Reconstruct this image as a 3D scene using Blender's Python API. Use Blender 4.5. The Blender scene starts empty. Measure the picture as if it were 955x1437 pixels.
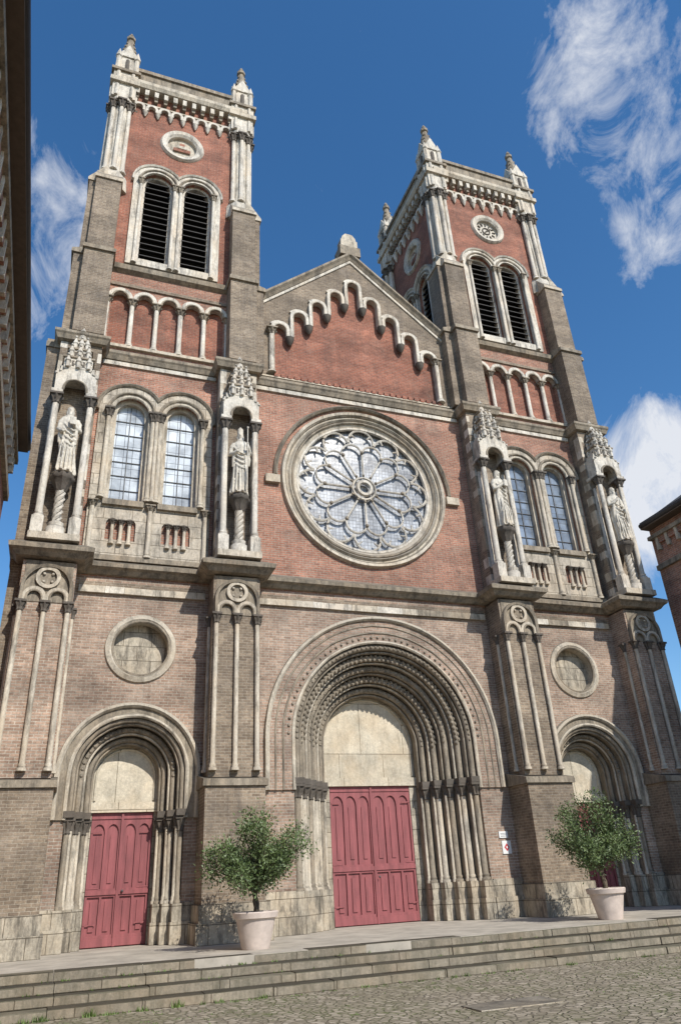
import bpy, bmesh, math, random
from mathutils import Vector, Matrix, noise as mnoise
from mathutils.geometry import tessellate_polygon
random.seed(7)
sc=bpy.context.scene
pi=math.pi
# ------------------------------------------------------------------ materials
def newmat(name):
    m=bpy.data.materials.new(name);m.use_nodes=True
    nt=m.node_tree;b=nt.nodes['Principled BSDF']
    return m,nt,b
def N(nt,t,**k):
    n=nt.nodes.new(t)
    for a,v in k.items(): setattr(n,a,v)
    return n
def lk(nt,a,b): nt.links.new(a,b)
def ramp(nt,src,stops):
    r=N(nt,'ShaderNodeValToRGB');els=r.color_ramp.elements
    els[0].position=stops[0][0];els[0].color=(*[stops[0][1]]*3,1) if not isinstance(stops[0][1],tuple) else (*stops[0][1],1)
    els[1].position=stops[-1][0];els[1].color=(*[stops[-1][1]]*3,1) if not isinstance(stops[-1][1],tuple) else (*stops[-1][1],1)
    for p,c in stops[1:-1]:
        e=els.new(p);e.color=(*[c]*3,1) if not isinstance(c,tuple) else (*c,1)
    lk(nt,src,r.inputs[0]);return r.outputs[0]
def noise(nt,co,scale,detail=5,rough=.6,sv=None,dist=0):
    n=N(nt,'ShaderNodeTexNoise');n.inputs['Scale'].default_value=scale;n.inputs['Detail'].default_value=detail
    n.inputs['Roughness'].default_value=rough;n.inputs['Distortion'].default_value=dist
    if sv:
        mp=N(nt,'ShaderNodeMapping');mp.inputs['Scale'].default_value=sv;lk(nt,co,mp.inputs[0]);lk(nt,mp.outputs[0],n.inputs[0])
    else: lk(nt,co,n.inputs[0])
    return n.outputs[0]
def mix(nt,f,a,b,mode='MIX'):
    m=N(nt,'ShaderNodeMix',data_type='RGBA',blend_type=mode)
    for s,v in ((m.inputs[0],f),(m.inputs[6],a),(m.inputs[7],b)):
        if isinstance(v,(int,float)): s.default_value=v
        elif isinstance(v,tuple): s.default_value=(*v,1)
        else: lk(nt,v,s)
    return m.outputs[2]
def math_(nt,op,a,b=None):
    m=N(nt,'ShaderNodeMath',operation=op)
    for s,v in zip(m.inputs,(a,b)):
        if v is None: continue
        if isinstance(v,(int,float)): s.default_value=v
        else: lk(nt,v,s)
    return m.outputs[0]
def bump(nt,b,h,st,dist):
    n=N(nt,'ShaderNodeBump');n.inputs['Strength'].default_value=st;n.inputs['Distance'].default_value=dist
    lk(nt,h,n.inputs['Height']);lk(nt,n.outputs[0],b.inputs['Normal'])
def wallco(nt):
    tc=N(nt,'ShaderNodeTexCoord');sp=N(nt,'ShaderNodeSeparateXYZ');lk(nt,tc.outputs['Object'],sp.inputs[0])
    cb=N(nt,'ShaderNodeCombineXYZ');lk(nt,math_(nt,'ADD',sp.outputs[0],sp.outputs[1]),cb.inputs[0]);lk(nt,sp.outputs[2],cb.inputs[1])
    return tc.outputs['Object'],cb.outputs[0]
def brick(name,c1,c2,mort,pale=(.42,.36,.3),pa=.35,dark=(.06,.05,.045),da=.5,rh=.078,bw=.235):
    m,nt,b=newmat(name);co,wc=wallco(nt)
    t=N(nt,'ShaderNodeTexBrick');lk(nt,wc,t.inputs[0])
    t.inputs['Color1'].default_value=(*c1,1);t.inputs['Color2'].default_value=(*c2,1);t.inputs['Mortar'].default_value=(*mort,1)
    t.inputs['Scale'].default_value=1;t.inputs['Brick Width'].default_value=bw;t.inputs['Row Height'].default_value=rh
    t.inputs['Mortar Size'].default_value=.009;t.inputs['Mortar Smooth'].default_value=.2;t.inputs['Bias'].default_value=.0
    c=t.outputs['Color']
    big=noise(nt,co,.5,8,.68);c=mix(nt,1,c,ramp(nt,big,[(.3,.56),(.7,1.3)]),'MULTIPLY')
    bd=noise(nt,co,1,3,.5,(.12,.12,1.4));c=mix(nt,1,c,ramp(nt,bd,[(.4,.82),(.6,1.14)]),'MULTIPLY')
    fine=noise(nt,co,11,5,.8);c=mix(nt,1,c,ramp(nt,fine,[(.25,.55),(.75,1.38)]),'MULTIPLY')
    pn=noise(nt,co,1.5,9,.8,dist=.4);c=mix(nt,math_(nt,'MULTIPLY',ramp(nt,pn,[(.5,0.),(.68,1.)]),pa),c,pale)
    st=noise(nt,co,1.1,7,.75,(1.6,1.6,.3));c=mix(nt,math_(nt,'MULTIPLY',ramp(nt,st,[(.5,0.),(.7,1.)]),da),c,dark)
    lk(nt,c,b.inputs['Base Color']);b.inputs['Roughness'].default_value=.9
    h=math_(nt,'ADD',math_(nt,'MULTIPLY',t.outputs['Fac'],-1.),math_(nt,'MULTIPLY',fine,.9));bump(nt,b,h,.9,.016)
    return m
def stone(name,c,dark=(.07,.062,.05),da=.7,joint=True,th=(.5,.7),bs=.5,jh=.38,jw=.85):
    m,nt,b=newmat(name);co,wc=wallco(nt)
    n1=noise(nt,co,1.7,7,.7);col=mix(nt,1,c,ramp(nt,n1,[(.3,.68),(.7,1.14)]),'MULTIPLY')
    n2=noise(nt,co,14,6,.75);col=mix(nt,1,col,ramp(nt,n2,[(.3,.7),(.7,1.14)]),'MULTIPLY')
    wn=noise(nt,co,.8,4,.6);col=mix(nt,math_(nt,'MULTIPLY',ramp(nt,wn,[(.45,0.),(.65,1.)]),.45),col,(c[0]*.85,c[1]*.74,c[2]*.62))
    st=noise(nt,co,2.3,8,.78,(1.7,1.7,.4),.3);f=math_(nt,'MULTIPLY',ramp(nt,st,[(th[0],0.),(th[1],1.)]),da)
    g=N(nt,'ShaderNodeNewGeometry');sp=N(nt,'ShaderNodeSeparateXYZ');lk(nt,g.outputs['Normal'],sp.inputs[0])
    up=math_(nt,'MULTIPLY',ramp(nt,sp.outputs[2],[(.15,0.),(.6,1.)]),ramp(nt,n1,[(.3,.3),(.6,.9)]))
    f=math_(nt,'MAXIMUM',f,up);col=mix(nt,f,col,dark)
    h=n2
    if joint:
        t=N(nt,'ShaderNodeTexBrick');lk(nt,wc,t.inputs[0]);t.inputs['Scale'].default_value=1
        t.inputs['Brick Width'].default_value=jw;t.inputs['Row Height'].default_value=jh;t.inputs['Mortar Size'].default_value=.01
        t.inputs['Color1'].default_value=(1,1,1,1);t.inputs['Color2'].default_value=(.8,.8,.8,1);t.inputs['Mortar'].default_value=(.35,.33,.3,1)
        col=mix(nt,1,col,t.outputs['Color'],'MULTIPLY');h=math_(nt,'SUBTRACT',n2,math_(nt,'MULTIPLY',t.outputs['Fac'],.8))
    lk(nt,col,b.inputs['Base Color']);b.inputs['Roughness'].default_value=.88;bump(nt,b,h,bs,.025)
    return m
def plain(name,c,rough=.6,var=.2,sc_=8,metal=0,sv=None):
    m,nt,b=newmat(name);tc=N(nt,'ShaderNodeTexCoord')
    n=noise(nt,tc.outputs['Object'],sc_,6,.65,sv);col=mix(nt,1,c,ramp(nt,n,[(.3,1-var),(.7,1+var)]),'MULTIPLY')
    lk(nt,col,b.inputs['Base Color']);b.inputs['Roughness'].default_value=rough;b.inputs['Metallic'].default_value=metal
    bump(nt,b,n,.25,.01);return m
M={}
M['brick_low']=brick('brick_low',(.42,.29,.215),(.27,.18,.13),(.48,.43,.355),pale=(.50,.44,.36),pa=.42,da=.38)
M['brick_mid']=brick('brick_mid',(.43,.20,.132),(.29,.13,.085),(.43,.355,.285),pale=(.47,.38,.30),pa=.34,da=.36)
M['brick_red']=brick('brick_red',(.37,.135,.082),(.25,.085,.054),(.32,.215,.16),pale=(.42,.28,.21),pa=.25,da=.45)
M['brick_grey']=brick('brick_grey',(.29,.225,.16),(.18,.135,.095),(.35,.30,.235),pa=.3,da=.5)
M['stone']=stone('stone_pale',(.60,.535,.435),da=.8,th=(.48,.67))
M['stone_p']=stone('stone_plain',(.61,.545,.44),da=.72,joint=False,th=(.47,.66))
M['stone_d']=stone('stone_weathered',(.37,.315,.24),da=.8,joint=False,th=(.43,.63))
M['stone_w']=stone('stone_white',(.70,.65,.56),dark=(.12,.11,.095),da=.8,joint=False,th=(.48,.64))
M['statue']=stone('statue_stone',(.72,.67,.57),dark=(.2,.18,.15),da=.5,joint=False,th=(.52,.66),bs=.3)
M['stone_k']=stone('stone_black',(.14,.12,.10),da=.7,joint=False,th=(.42,.62))
M['tymp']=stone('tympanum_stone',(.68,.61,.48),da=.32,joint=True,jh=1.6,jw=1.5)
M['plinth']=stone('plinth_stone',(.54,.48,.38),da=.8,joint=True,jh=.42,jw=.8,th=(.45,.62))
M['steps']=stone('step_stone',(.34,.295,.225),dark=(.085,.08,.05),da=.7,joint=True,jh=.15,jw=1.15,th=(.45,.66))
M['door']=plain('door_paint',(.25,.072,.076),.6,.3,2.2,sv=(3,3,.4))
M['louvre']=plain('louvre_wood',(.035,.032,.03),.7,.3)
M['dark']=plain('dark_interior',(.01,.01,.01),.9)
M['slate']=brick('roof_slate',(.07,.072,.08),(.045,.048,.055),(.02,.02,.02),pa=.1,rh=.15,bw=.25)
M['metal']=plain('gutter_metal',(.03,.028,.03),.45,.2,metal=.3)
M['soffit']=plain('soffit_wood',(.10,.07,.05),.8)
M['lead']=plain('lead_bar',(.07,.07,.07),.6)
M['bark']=plain('bark',(.11,.085,.06),.9,.35,14,sv=(1,1,.3))
M['pot']=plain('terracotta_pot',(.56,.475,.42),.75,.16,5)
M['soil']=plain('soil',(.05,.035,.025),.95,.3,20)
M['white']=plain('sign_white',(.75,.75,.73),.5,.04)
M['redp']=plain('sign_red',(.5,.04,.05),.5,.05)
M['grass']=plain('weed_leaf',(.10,.15,.035),.7,.4,3)
def leafm():
    m,nt,b=newmat('olive_leaf');tc=N(nt,'ShaderNodeTexCoord');g=N(nt,'ShaderNodeNewGeometry')
    n=noise(nt,tc.outputs['Object'],3,4,.6)
    c=ramp(nt,n,[(.3,(.04,.07,.02)),(.5,(.085,.13,.035)),(.7,(.15,.20,.07))])
    c=mix(nt,math_(nt,'MULTIPLY',g.outputs['Backfacing'],.35),c,(.2,.25,.14))
    lk(nt,c,b.inputs['Base Color']);b.inputs['Roughness'].default_value=.55
    return m
M['leaf']=leafm()
def glassm(name,c,var,w=.28,h=.42,rough=.12):
    m,nt,b=newmat(name);co,wc=wallco(nt)
    t=N(nt,'ShaderNodeTexBrick');lk(nt,wc,t.inputs[0]);t.offset=0
    t.inputs['Scale'].default_value=1;t.inputs['Brick Width'].default_value=w;t.inputs['Row Height'].default_value=h;t.inputs['Mortar Size'].default_value=.009
    t.inputs['Color1'].default_value=(*c,1);t.inputs['Color2'].default_value=(*[x*var for x in c],1);t.inputs['Mortar'].default_value=(.12,.12,.12,1)
    n=noise(nt,co,1.2,4,.6);cc=mix(nt,1,t.outputs['Color'],ramp(nt,n,[(.35,.5),(.6,1.25)]),'MULTIPLY')
    lk(nt,cc,b.inputs['Base Color']);b.inputs['Roughness'].default_value=rough;b.inputs['Specular IOR Level'].default_value=.8
    n2=noise(nt,co,5,2,.5);bump(nt,b,n2,.25,.02);return m
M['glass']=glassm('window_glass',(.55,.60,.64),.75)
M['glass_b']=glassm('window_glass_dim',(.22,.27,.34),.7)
M['rglass']=glassm('rose_glass',(.43,.45,.475),.65,.13,.13,.25)
def groundm():
    m,nt,b=newmat('cobbles');tc=N(nt,'ShaderNodeTexCoord');co=tc.outputs['Object']
    v=N(nt,'ShaderNodeTexVoronoi');v.inputs['Scale'].default_value=7;lk(nt,co,v.inputs[0]);v.inputs['Randomness'].default_value=.8
    v2=N(nt,'ShaderNodeTexVoronoi',feature='DISTANCE_TO_EDGE');v2.inputs['Scale'].default_value=7;lk(nt,co,v2.inputs[0]);v2.inputs['Randomness'].default_value=.8
    sp=N(nt,'ShaderNodeSeparateColor');lk(nt,v.outputs['Color'],sp.inputs[0])
    c=ramp(nt,sp.outputs[0],[(0.,(.21,.18,.13)),(.5,(.28,.24,.18)),(1.,(.37,.32,.25))])
    e=ramp(nt,v2.outputs['Distance'],[(.02,0.),(.12,1.)])
    gn=noise(nt,co,.5,6,.7);gc=mix(nt,ramp(nt,gn,[(.45,0.),(.62,1.)]),(.16,.135,.095),(.11,.12,.045))
    c=mix(nt,e,gc,c);g2=noise(nt,co,.35,6,.7);c=mix(nt,math_(nt,'MULTIPLY',ramp(nt,g2,[(.52,0.),(.7,1.)]),.5),c,(.15,.14,.07))
    n=noise(nt,co,25,3,.7);c=mix(nt,1,c,ramp(nt,n,[(.3,.75),(.7,1.18)]),'MULTIPLY')
    lk(nt,c,b.inputs['Base Color']);b.inputs['Roughness'].default_value=.92;bump(nt,b,e,.8,.03);return m
M['ground']=groundm()
M['pave']=plain('platform_surface',(.37,.335,.28),.9,.3,1.5)
# ------------------------------------------------------------------ geometry accumulator
G={};TM=[Matrix.Identity(4)]
def add(vs,fs,part,mat,sm=False):
    k=(part,mat,sm);V,F=G.setdefault(k,([],[]));o=len(V);T=TM[-1]
    V.extend([(T@Vector(v))[:] for v in vs]);F.extend([tuple(i+o for i in f) for f in fs])
def box(x0,x1,y0,y1,z0,z1,part,mat):
    vs=[(x,y,z) for z in (z0,z1) for y in (y0,y1) for x in (x0,x1)]
    add(vs,[(0,1,3,2),(4,6,7,5),(0,4,5,1),(1,5,7,3),(3,7,6,2),(2,6,4,0)],part,mat)
def wedge(x0,x1,y0,y1,z0,z1,zb,part,mat):
    vs=[(x0,y0,zb),(x1,y0,zb),(x1,y1,zb),(x0,y1,zb),(x0,y0,z0),(x1,y0,z0),(x1,y1,z1),(x0,y1,z1)]
    add(vs,[(0,1,2,3),(4,5,6,7),(0,4,5,1),(1,5,6,2),(2,6,7,3),(3,7,4,0)],part,mat)
def rev(cx,cy,zr,part,mat,n=10,lob=0,la=0,sm=True,ph=0):
    vs=[];fs=[]
    for z,r in zr:
        for i in range(n):
            a=2*pi*i/n+ph;rr=r*(1+la*math.cos(lob*a)) if lob else r
            vs.append((cx+rr*math.cos(a),cy+rr*math.sin(a),z))
    for j in range(len(zr)-1):
        for i in range(n):
            fs.append((j*n+i,j*n+(i+1)%n,(j+1)*n+(i+1)%n,(j+1)*n+i))
    fs.append(tuple(range(n))[::-1]);fs.append(tuple((len(zr)-1)*n+i for i in range(n)))
    add(vs,fs,part,mat,sm)
def tube(pts,rad,part,mat,n=6,sm=True):
    vs=[];fs=[];pts=[Vector(p) for p in pts]
    if not isinstance(rad,(list,tuple)): rad=[rad]*len(pts)
    for j,p in enumerate(pts):
        d=(pts[min(j+1,len(pts)-1)]-pts[max(j-1,0)]).normalized()
        a=d.orthogonal().normalized() if abs(d.z)>.95 else d.cross(Vector((0,0,1))).normalized();bb=d.cross(a)
        for i in range(n):
            t=2*pi*i/n;vs.append((p+(a*math.cos(t)+bb*math.sin(t))*rad[j])[:])
    for j in range(len(pts)-1):
        for i in range(n): fs.append((j*n+i,j*n+(i+1)%n,(j+1)*n+(i+1)%n,(j+1)*n+i))
    fs.append(tuple(range(n))[::-1]);fs.append(tuple((len(pts)-1)*n+i for i in range(n)))
    add(vs,fs,part,mat,sm)
def ball(c,r,part,mat,n=8,m=5):
    if not isinstance(r,tuple): r=(r,r,r)
    vs=[];fs=[]
    for j in range(1,m):
        t=pi*j/m
        for i in range(n):
            a=2*pi*i/n;vs.append((c[0]+r[0]*math.sin(t)*math.cos(a),c[1]+r[1]*math.sin(t)*math.sin(a),c[2]-r[2]*math.cos(t)))
    o=len(vs);vs+=[(c[0],c[1],c[2]-r[2]),(c[0],c[1],c[2]+r[2])]
    for j in range(m-2):
        for i in range(n): fs.append((j*n+i,j*n+(i+1)%n,(j+1)*n+(i+1)%n,(j+1)*n+i))
    for i in range(n):
        fs.append((o,(i+1)%n,i));fs.append((o+1,(m-2)*n+i,(m-2)*n+(i+1)%n))
    add(vs,fs,part,mat,True)
def sweep(path,prof,part,mat,closed=False,plan=False,sm=False,cprof=True,zoff=0):
    n=len(path);m=len(prof);vs=[];fs=[]
    P=[Vector(p) for p in path]
    def nrm(a,b):
        d=(b-a).normalized();return Vector((d.y,-d.x)) if plan else Vector((-d.y,d.x))
    for i in range(n):
        if closed: n1=nrm(P[i-1],P[i]);n2=nrm(P[i],P[(i+1)%n])
        else:
            n1=nrm(P[max(i-1,0)],P[max(i-1,0)+1]);n2=nrm(P[min(i,n-2)],P[min(i,n-2)+1])
        w=(n1+n2)/max(.2,1+n1.dot(n2))
        for o,q in prof:
            a=P[i]+w*o
            vs.append((a.x,a.y,q) if plan else (a.x,q,a.y))
    for i in range(n if closed else n-1):
        for j in range(m if cprof else m-1):
            a=i*m+j;b=i*m+(j+1)%m;c=((i+1)%n)*m+(j+1)%m;d=((i+1)%n)*m+j
            fs.append((a,b,c,d))
    if not closed and cprof: fs+= [tuple(range(m)),tuple((n-1)*m+j for j in range(m))[::-1]]
    add(vs,fs,part,mat,sm)
def plate(outer,holes,y0,y1,part,mat):
    loops=[outer]+holes
    tr=tessellate_polygon([[Vector((x,z,0)) for x,z in l] for l in loops])
    flat=[p for l in loops for p in l]
    add([(x,y0,z) for x,z in flat],[tuple(t) for t in tr],part,mat)
    if y1 is not None:
        for l in loops:
            n=len(l);vs=[(x,y0,z) for x,z in l]+[(x,y1,z) for x,z in l]
            add(vs,[(i,(i+1)%n,(i+1)%n+n,i+n) for i in range(n)],part,mat)
def arc(cx,cz,r,a0,a1,n): return [(cx+r*math.cos(a0+(a1-a0)*i/n),cz+r*math.sin(a0+(a1-a0)*i/n)) for i in range(n+1)]
def archp(cx,zs,r,zb,n=24,zb2=None):
    p=arc(cx,zs,r,pi,0,n);zb2=zb if zb2 is None else zb2
    if zb<zs-1e-4: p=[(cx-r,zb)]+p
    if zb2<zs-1e-4: p=p+[(cx+r,zb2)]
    return p
def circ(cx,cz,r,n=48): return [(cx+r*math.cos(pi-2*pi*i/n),cz+r*math.sin(pi-2*pi*i/n)) for i in range(n)]
def rect(w,y0,y1,o=0): return [(o,y1),(o,y0),(o+w,y0),(o+w,y1)]
def roll(o,y,r,n=7): return [(o+r*math.cos(2*pi*i/n),y+r*math.sin(2*pi*i/n)) for i in range(n)]
def capital(cx,cy,z,r,h,part,mat='stone_d',ab=None):
    rev(cx,cy,[(z,r*1.05),(z+.03,r*1.35),(z+.05,r*1.1),(z+h*.4,r*1.35),(z+h*.62,r*1.9),(z+h*.8,r*1.95)],part,mat,16,8,.16)
    a=ab or r*2.1;box(cx-a,cx+a,cy-a,cy+a,z+h*.8,z+h,part,mat)
def column(cx,cy,z0,z1,r,part,mat='stone_p',capm='stone_d',ch=.3,n=10):
    rev(cx,cy,[(z0,r*1.7),(z0+.06,r*1.7),(z0+.1,r*1.2),(z0+.15,r*1.35),(z0+.19,r*1.02),(z1-ch,r)],part,mat,n)
    capital(cx,cy,z1-ch,r,ch,part,capm)
C='church/'
# ------------------------------------------------------------------ PORTALS
def portal(cx,zs,R,n,step,y0,dy,capz,basez,dh,dH,hood,orn,sub):
    P=C+sub
    for i in range(n):
        Ri=R-step*i;yi=y0+dy*i
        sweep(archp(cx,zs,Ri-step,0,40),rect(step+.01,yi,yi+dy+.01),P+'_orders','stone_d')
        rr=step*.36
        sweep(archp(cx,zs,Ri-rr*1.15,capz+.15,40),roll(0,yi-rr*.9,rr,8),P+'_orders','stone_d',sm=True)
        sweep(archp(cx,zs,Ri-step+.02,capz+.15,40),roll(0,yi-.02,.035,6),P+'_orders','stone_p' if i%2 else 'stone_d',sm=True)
        if orn:
            k=orn[i%len(orn)];rad=Ri-step*.45;L=pi*rad;cnt=int(L/(.16 if k!='z' else .2))
            for q in range(cnt+1):
                a=pi*q/cnt
                if k=='b': ball((cx+(rad)*math.cos(a),yi-rr*1.7,zs+rad*math.sin(a)),.05,P+'_ornament','stone_d',6,4)
                if k=='f':
                    for s in (-1,1): ball((cx+(rad+s*.05)*math.cos(a+s*.02),yi-rr*1.75,zs+(rad+s*.05)*math.sin(a+s*.02)),(.055,.05,.075),P+'_ornament','stone_d',6,4)
                if k=='z' and q<cnt:
                    am=a+pi/cnt/2;a2=a+pi/cnt;p=lambda t,r_:(cx+r_*math.cos(t),yi-rr*1.7,zs+r_*math.sin(t))
                    tube([p(a,rad-.07),p(am,rad+.08),p(a2,rad-.07)],.022,P+'_ornament','stone_d',5)
        for s in (-1,1):
            x=cx+s*(Ri-rr*1.15);y=yi-rr*.9
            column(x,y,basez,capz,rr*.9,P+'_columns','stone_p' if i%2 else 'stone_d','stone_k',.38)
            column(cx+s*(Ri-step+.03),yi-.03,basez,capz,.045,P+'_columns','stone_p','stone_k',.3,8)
            xa,xb=sorted((cx+s*(Ri-step-.02),cx+s*(Ri+.03)));
            box(xa,xb,yi-dy*.95,yi,capz,capz+.16,P+'_imposts','stone_k')
            box(xa-.03,xb+.03,yi-dy*1.0,yi-.002,0,basez*.55,P+'_plinths','plinth')
            box(xa,xb,yi-dy*.95,yi,basez*.55,basez,P+'_plinths','plinth')
    yb=y0+dy*n;ri=R-step*n
    plate(archp(cx,zs,ri+.02,dH+.22,32),[],yb-.02,None,P+'_tympanum','tymp')
    sweep(archp(cx,zs,ri-.09,dH+.3,32),roll(0,yb-.03,.035),P+'_tympanum','tymp',sm=True)
    box(cx-ri-.02,cx+ri+.02,yb-.12,yb+.3,dH,dH+.25,P+'_lintel','tymp')
    for s in (-1,1):
        xa,xb=sorted((cx+s*dh,cx+s*(ri+.02)));box(xa,xb,yb-.05,yb+.3,0,dH,P+'_jambs','plinth')
    sweep(archp(cx,zs,R,hood[2],40),rect(hood[0]-.07,-.05,.05,.0),P+'_hood','brick_low' if n>3 else 'stone_d')
    sweep(archp(cx,zs,R+.02,hood[2],40),roll(0,-.04,.06),P+'_hood','stone_p',sm=True)
    sweep(archp(cx,zs,R+hood[0]-.07,hood[2],40),[(0,.02),(0,-.1),(.05,-.16),(.13,-.13),(.15,.02)],P+'_hood','stone_p')
    if n>3:
        for rad,w in ((R+.32,.035),(R+.55,.03)): sweep(archp(cx,zs,rad,hood[2],40),roll(0,-.05,w),P+'_hood','stone_d',sm=True)
        cnt=46
        for q in range(cnt):
            a=pi*(q+.5)/cnt;rad=R+.16;ball((cx+rad*math.cos(a),-.06,zs+rad*math.sin(a)),.045,P+'_ornament','stone_d',6,4)
    return yb
yb=portal(.05,5.0,2.98,5,.276,.2,.3,3.72,1.0,1.358,3.82,(.8,0,3.55),['b','f','z','f','b'],'main_portal')
def door(cx,half,H,y,k,part):
    box(cx-half,cx+half,y+.05,y+.12,0,H,part,'door')
    for s in (-1,1):
        x0=cx+(s-1)*half/2+.012;x1=x0+half-.024
        w=(x1-x0-.12-.06*(k-1))/k;holes=[]
        for i in range(k):
            a=x0+.06+i*(w+.06);xc=a+w/2
            zt=H-.28-w*.75
            top=[(a,H*.42),(a+w,H*.42),(a+w,zt)]+[(xc+w/2*math.cos(t)*1,zt+w*.75*math.sin(t)) for t in [pi*q/8 for q in range(1,8)]]+[(a,zt)]
            holes.append(top);holes.append([(a,.28),(a+w,.28),(a+w,H*.36),(a,H*.36)])
        plate([(x0,.02),(x1,.02),(x1,H-.01),(x0,H-.01)],holes,y,y+.055,part,'door')
        for i in range(k):
            a=x0+.06+i*(w+.06);box(a+w*.3,a+w*.7,y+.02,y+.06,.36,H*.33,part,'door');box(a+w*.32,a+w*.68,y+.025,y+.06,H*.46,H-.42-w*.5,part,'door')
        box(x0,x1,y-.03,y,H*.375,H*.405,part,'door');box(x0,x1,y-.025,y,H-.16,H-.12,part,'door')
        box(x0,x1,y-.02,y,.03,.2,part,'door')
        for zz in (.5,H*.42,H-.5):
            xx=cx+s*(half-.02);a,b_=sorted((xx,xx-s*.3));box(a,b_,y-.012,y,zz,zz+.03,part,'door')
    box(cx-.03,cx+.03,y-.04,y,.02,H-.02,part,'door')
    ball((cx+.12,y-.06,1.25),.035,part,'lead')
door(.05,1.358,3.82,yb-.03,3,C+'main_door')
XT=7.475
for s in (-1,1):
    y2=portal(s*XT,4.0,1.5,3,.21,.15,.28,2.95,.9,.8,3.14,(.3,0,2.9),['','b',''],'side_portal')
    door(s*XT,.8,3.14,y2-.03,2,C+'side_door')
# wall plinths
for a,b in ((-4.0,-2.98+.05),(2.98+.05,4.05)):
    box(a,b,-.14,-.001,0,.55,C+'wall_plinth','plinth');box(a+.03,b-.03,-.08,-.002,.55,1.02,C+'wall_plinth','plinth')
for s in (-1,1):
    for a,b in ((-2.0,-1.5),(1.5,2.0)):
        box(s*XT+a,s*XT+b,-.14,-.001,0,.5,C+'wall_plinth','plinth');box(s*XT+a+.03,s*XT+b-.03,-.08,-.002,.5,.92,C+'wall_plinth','plinth')
# ------------------------------------------------------------------ WALLS
def notched(x0,x1,z0,z1,cx,zs,R): return [(x0,z0)]+[(cx-R,z0)]+arc(cx,zs,R,pi,0,40)+[(cx+R,z0),(x1,z0),(x1,z1),(x0,z1)]
plate(notched(-4.7,4.7,0,9.5,.05,5.0,2.98),[],0,.25,C+'nave_wall','brick_low')
RC=(-.05,13.75)
plate([(-4.7,9.5),(4.7,9.5),(4.7,17.9),(-4.7,17.9)],[circ(*RC,2.78,64)],0,.3,C+'nave_wall_upper','brick_mid')
BX=[-10.1,-4.85,4.85,10.1]
def twin(xT,glass):
    P=C+'tower_windows'
    zs=15.4
    hol=[archp(xT+q*.83,zs,.6,12.05,20) for q in (-1,1)]
    plate([(xT-2.775,9.5),(xT+2.775,9.5),(xT+2.775,17.9),(xT-2.775,17.9)],hol,0,.35,C+'tower_wall_mid','brick_mid')
    c=.86;R=1.0;am=math.acos(c/R)
    outer=[(xT-c-R,10.12)]+arc(xT-c,zs,R,pi,am,18)+arc(xT+c,zs,R,pi-am,0,18)[1:]+[(xT+c+R,10.12)]
    small=[]
    for q in (-1,1):
        for t in (-1,1): small.append(archp(xT+q*.83+t*.25,11.25,.19,10.7,8))
    plate(outer,hol+small,-.09,0,P,'stone')
    for q in (-1,1):
        sweep(archp(xT+q*.83,zs,.45,12.05,20),rect(.16,.12,.36),P,'stone_p')
        sweep(archp(xT+q*.83,zs,.6,12.1,20),roll(0,-.06,.05),P,'stone_p',sm=True)
        sweep(archp(xT+q*.83,zs,.74,15.4,20),roll(0,-.09,.06),P,'stone_d',sm=True)
        plate(archp(xT+q*.83,zs,.47,12.05,16),[],.3,None,C+'tower_window_glass',glass)
        box(xT+q*.83-.012,xT+q*.83+.012,.27,.3,12.1,15.8,C+'window_leading','lead')
        for z in range(6): box(xT+q*.83-.45,xT+q*.83+.45,.268,.298,12.6+z*.52,12.62+z*.52,C+'window_leading','lead')
        box(xT+q*.83-.62,xT+q*.83+.62,-.2,.12,11.86,12.05,P,'stone_d')
        for t in (-1,0,1): column(xT+q*.83+t*.25,-.13,10.55,11.35,.05,P,'stone_p','stone_k',.16,8)
        for t in (-1,1): column(xT+q*.83+t*.7,-.15,12.06,15.4,.075,P,'stone_p','stone_k',.34)
    column(xT,-.2,12.06,15.4,.06,P,'stone_p','stone_k',.34)
    for t in (-1,0,1): column(xT+t*1.72,-.14,10.16,11.95,.075,P,'stone_p','stone_d',.2)
    sweep([(xT-c-R-.0,15.35)]+arc(xT-c,zs,R,pi,am,18)[1:]+arc(xT+c,zs,R,pi-am,0,18)[1:]+[(xT+c+R,15.35)],[(0,0),(0,-.13),(.06,-.18),(.13,-.12),(.14,0)],P,'stone_d')
    box(xT-c-R-.06,xT+c+R+.06,-.2,-.0,10.0,10.16,P,'stone_d')
for s in (-1,1):
    xT=s*XT
    plate(notched(xT-2.775,xT+2.775,0,9.5,xT,4.0,1.5),[circ(xT-s*.05,7.42,.8,40)],0,.25,C+'tower_wall_low','brick_low')
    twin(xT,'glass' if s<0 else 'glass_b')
    P=C+'blind_oculus';cx=xT-s*.05
    sweep(circ(cx,7.42,.78,40),[(0,.3),(0,-.04),(.08,-.1),(.2,-.06),(.22,.0)],P,'stone_p',closed=True)
    sweep(circ(cx,7.42,.8,40),roll(0,-.03,.05),P,'stone_d',closed=True,sm=True)
    plate(circ(cx,7.42,.82,40),[],.3,None,P,'plinth')
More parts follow.
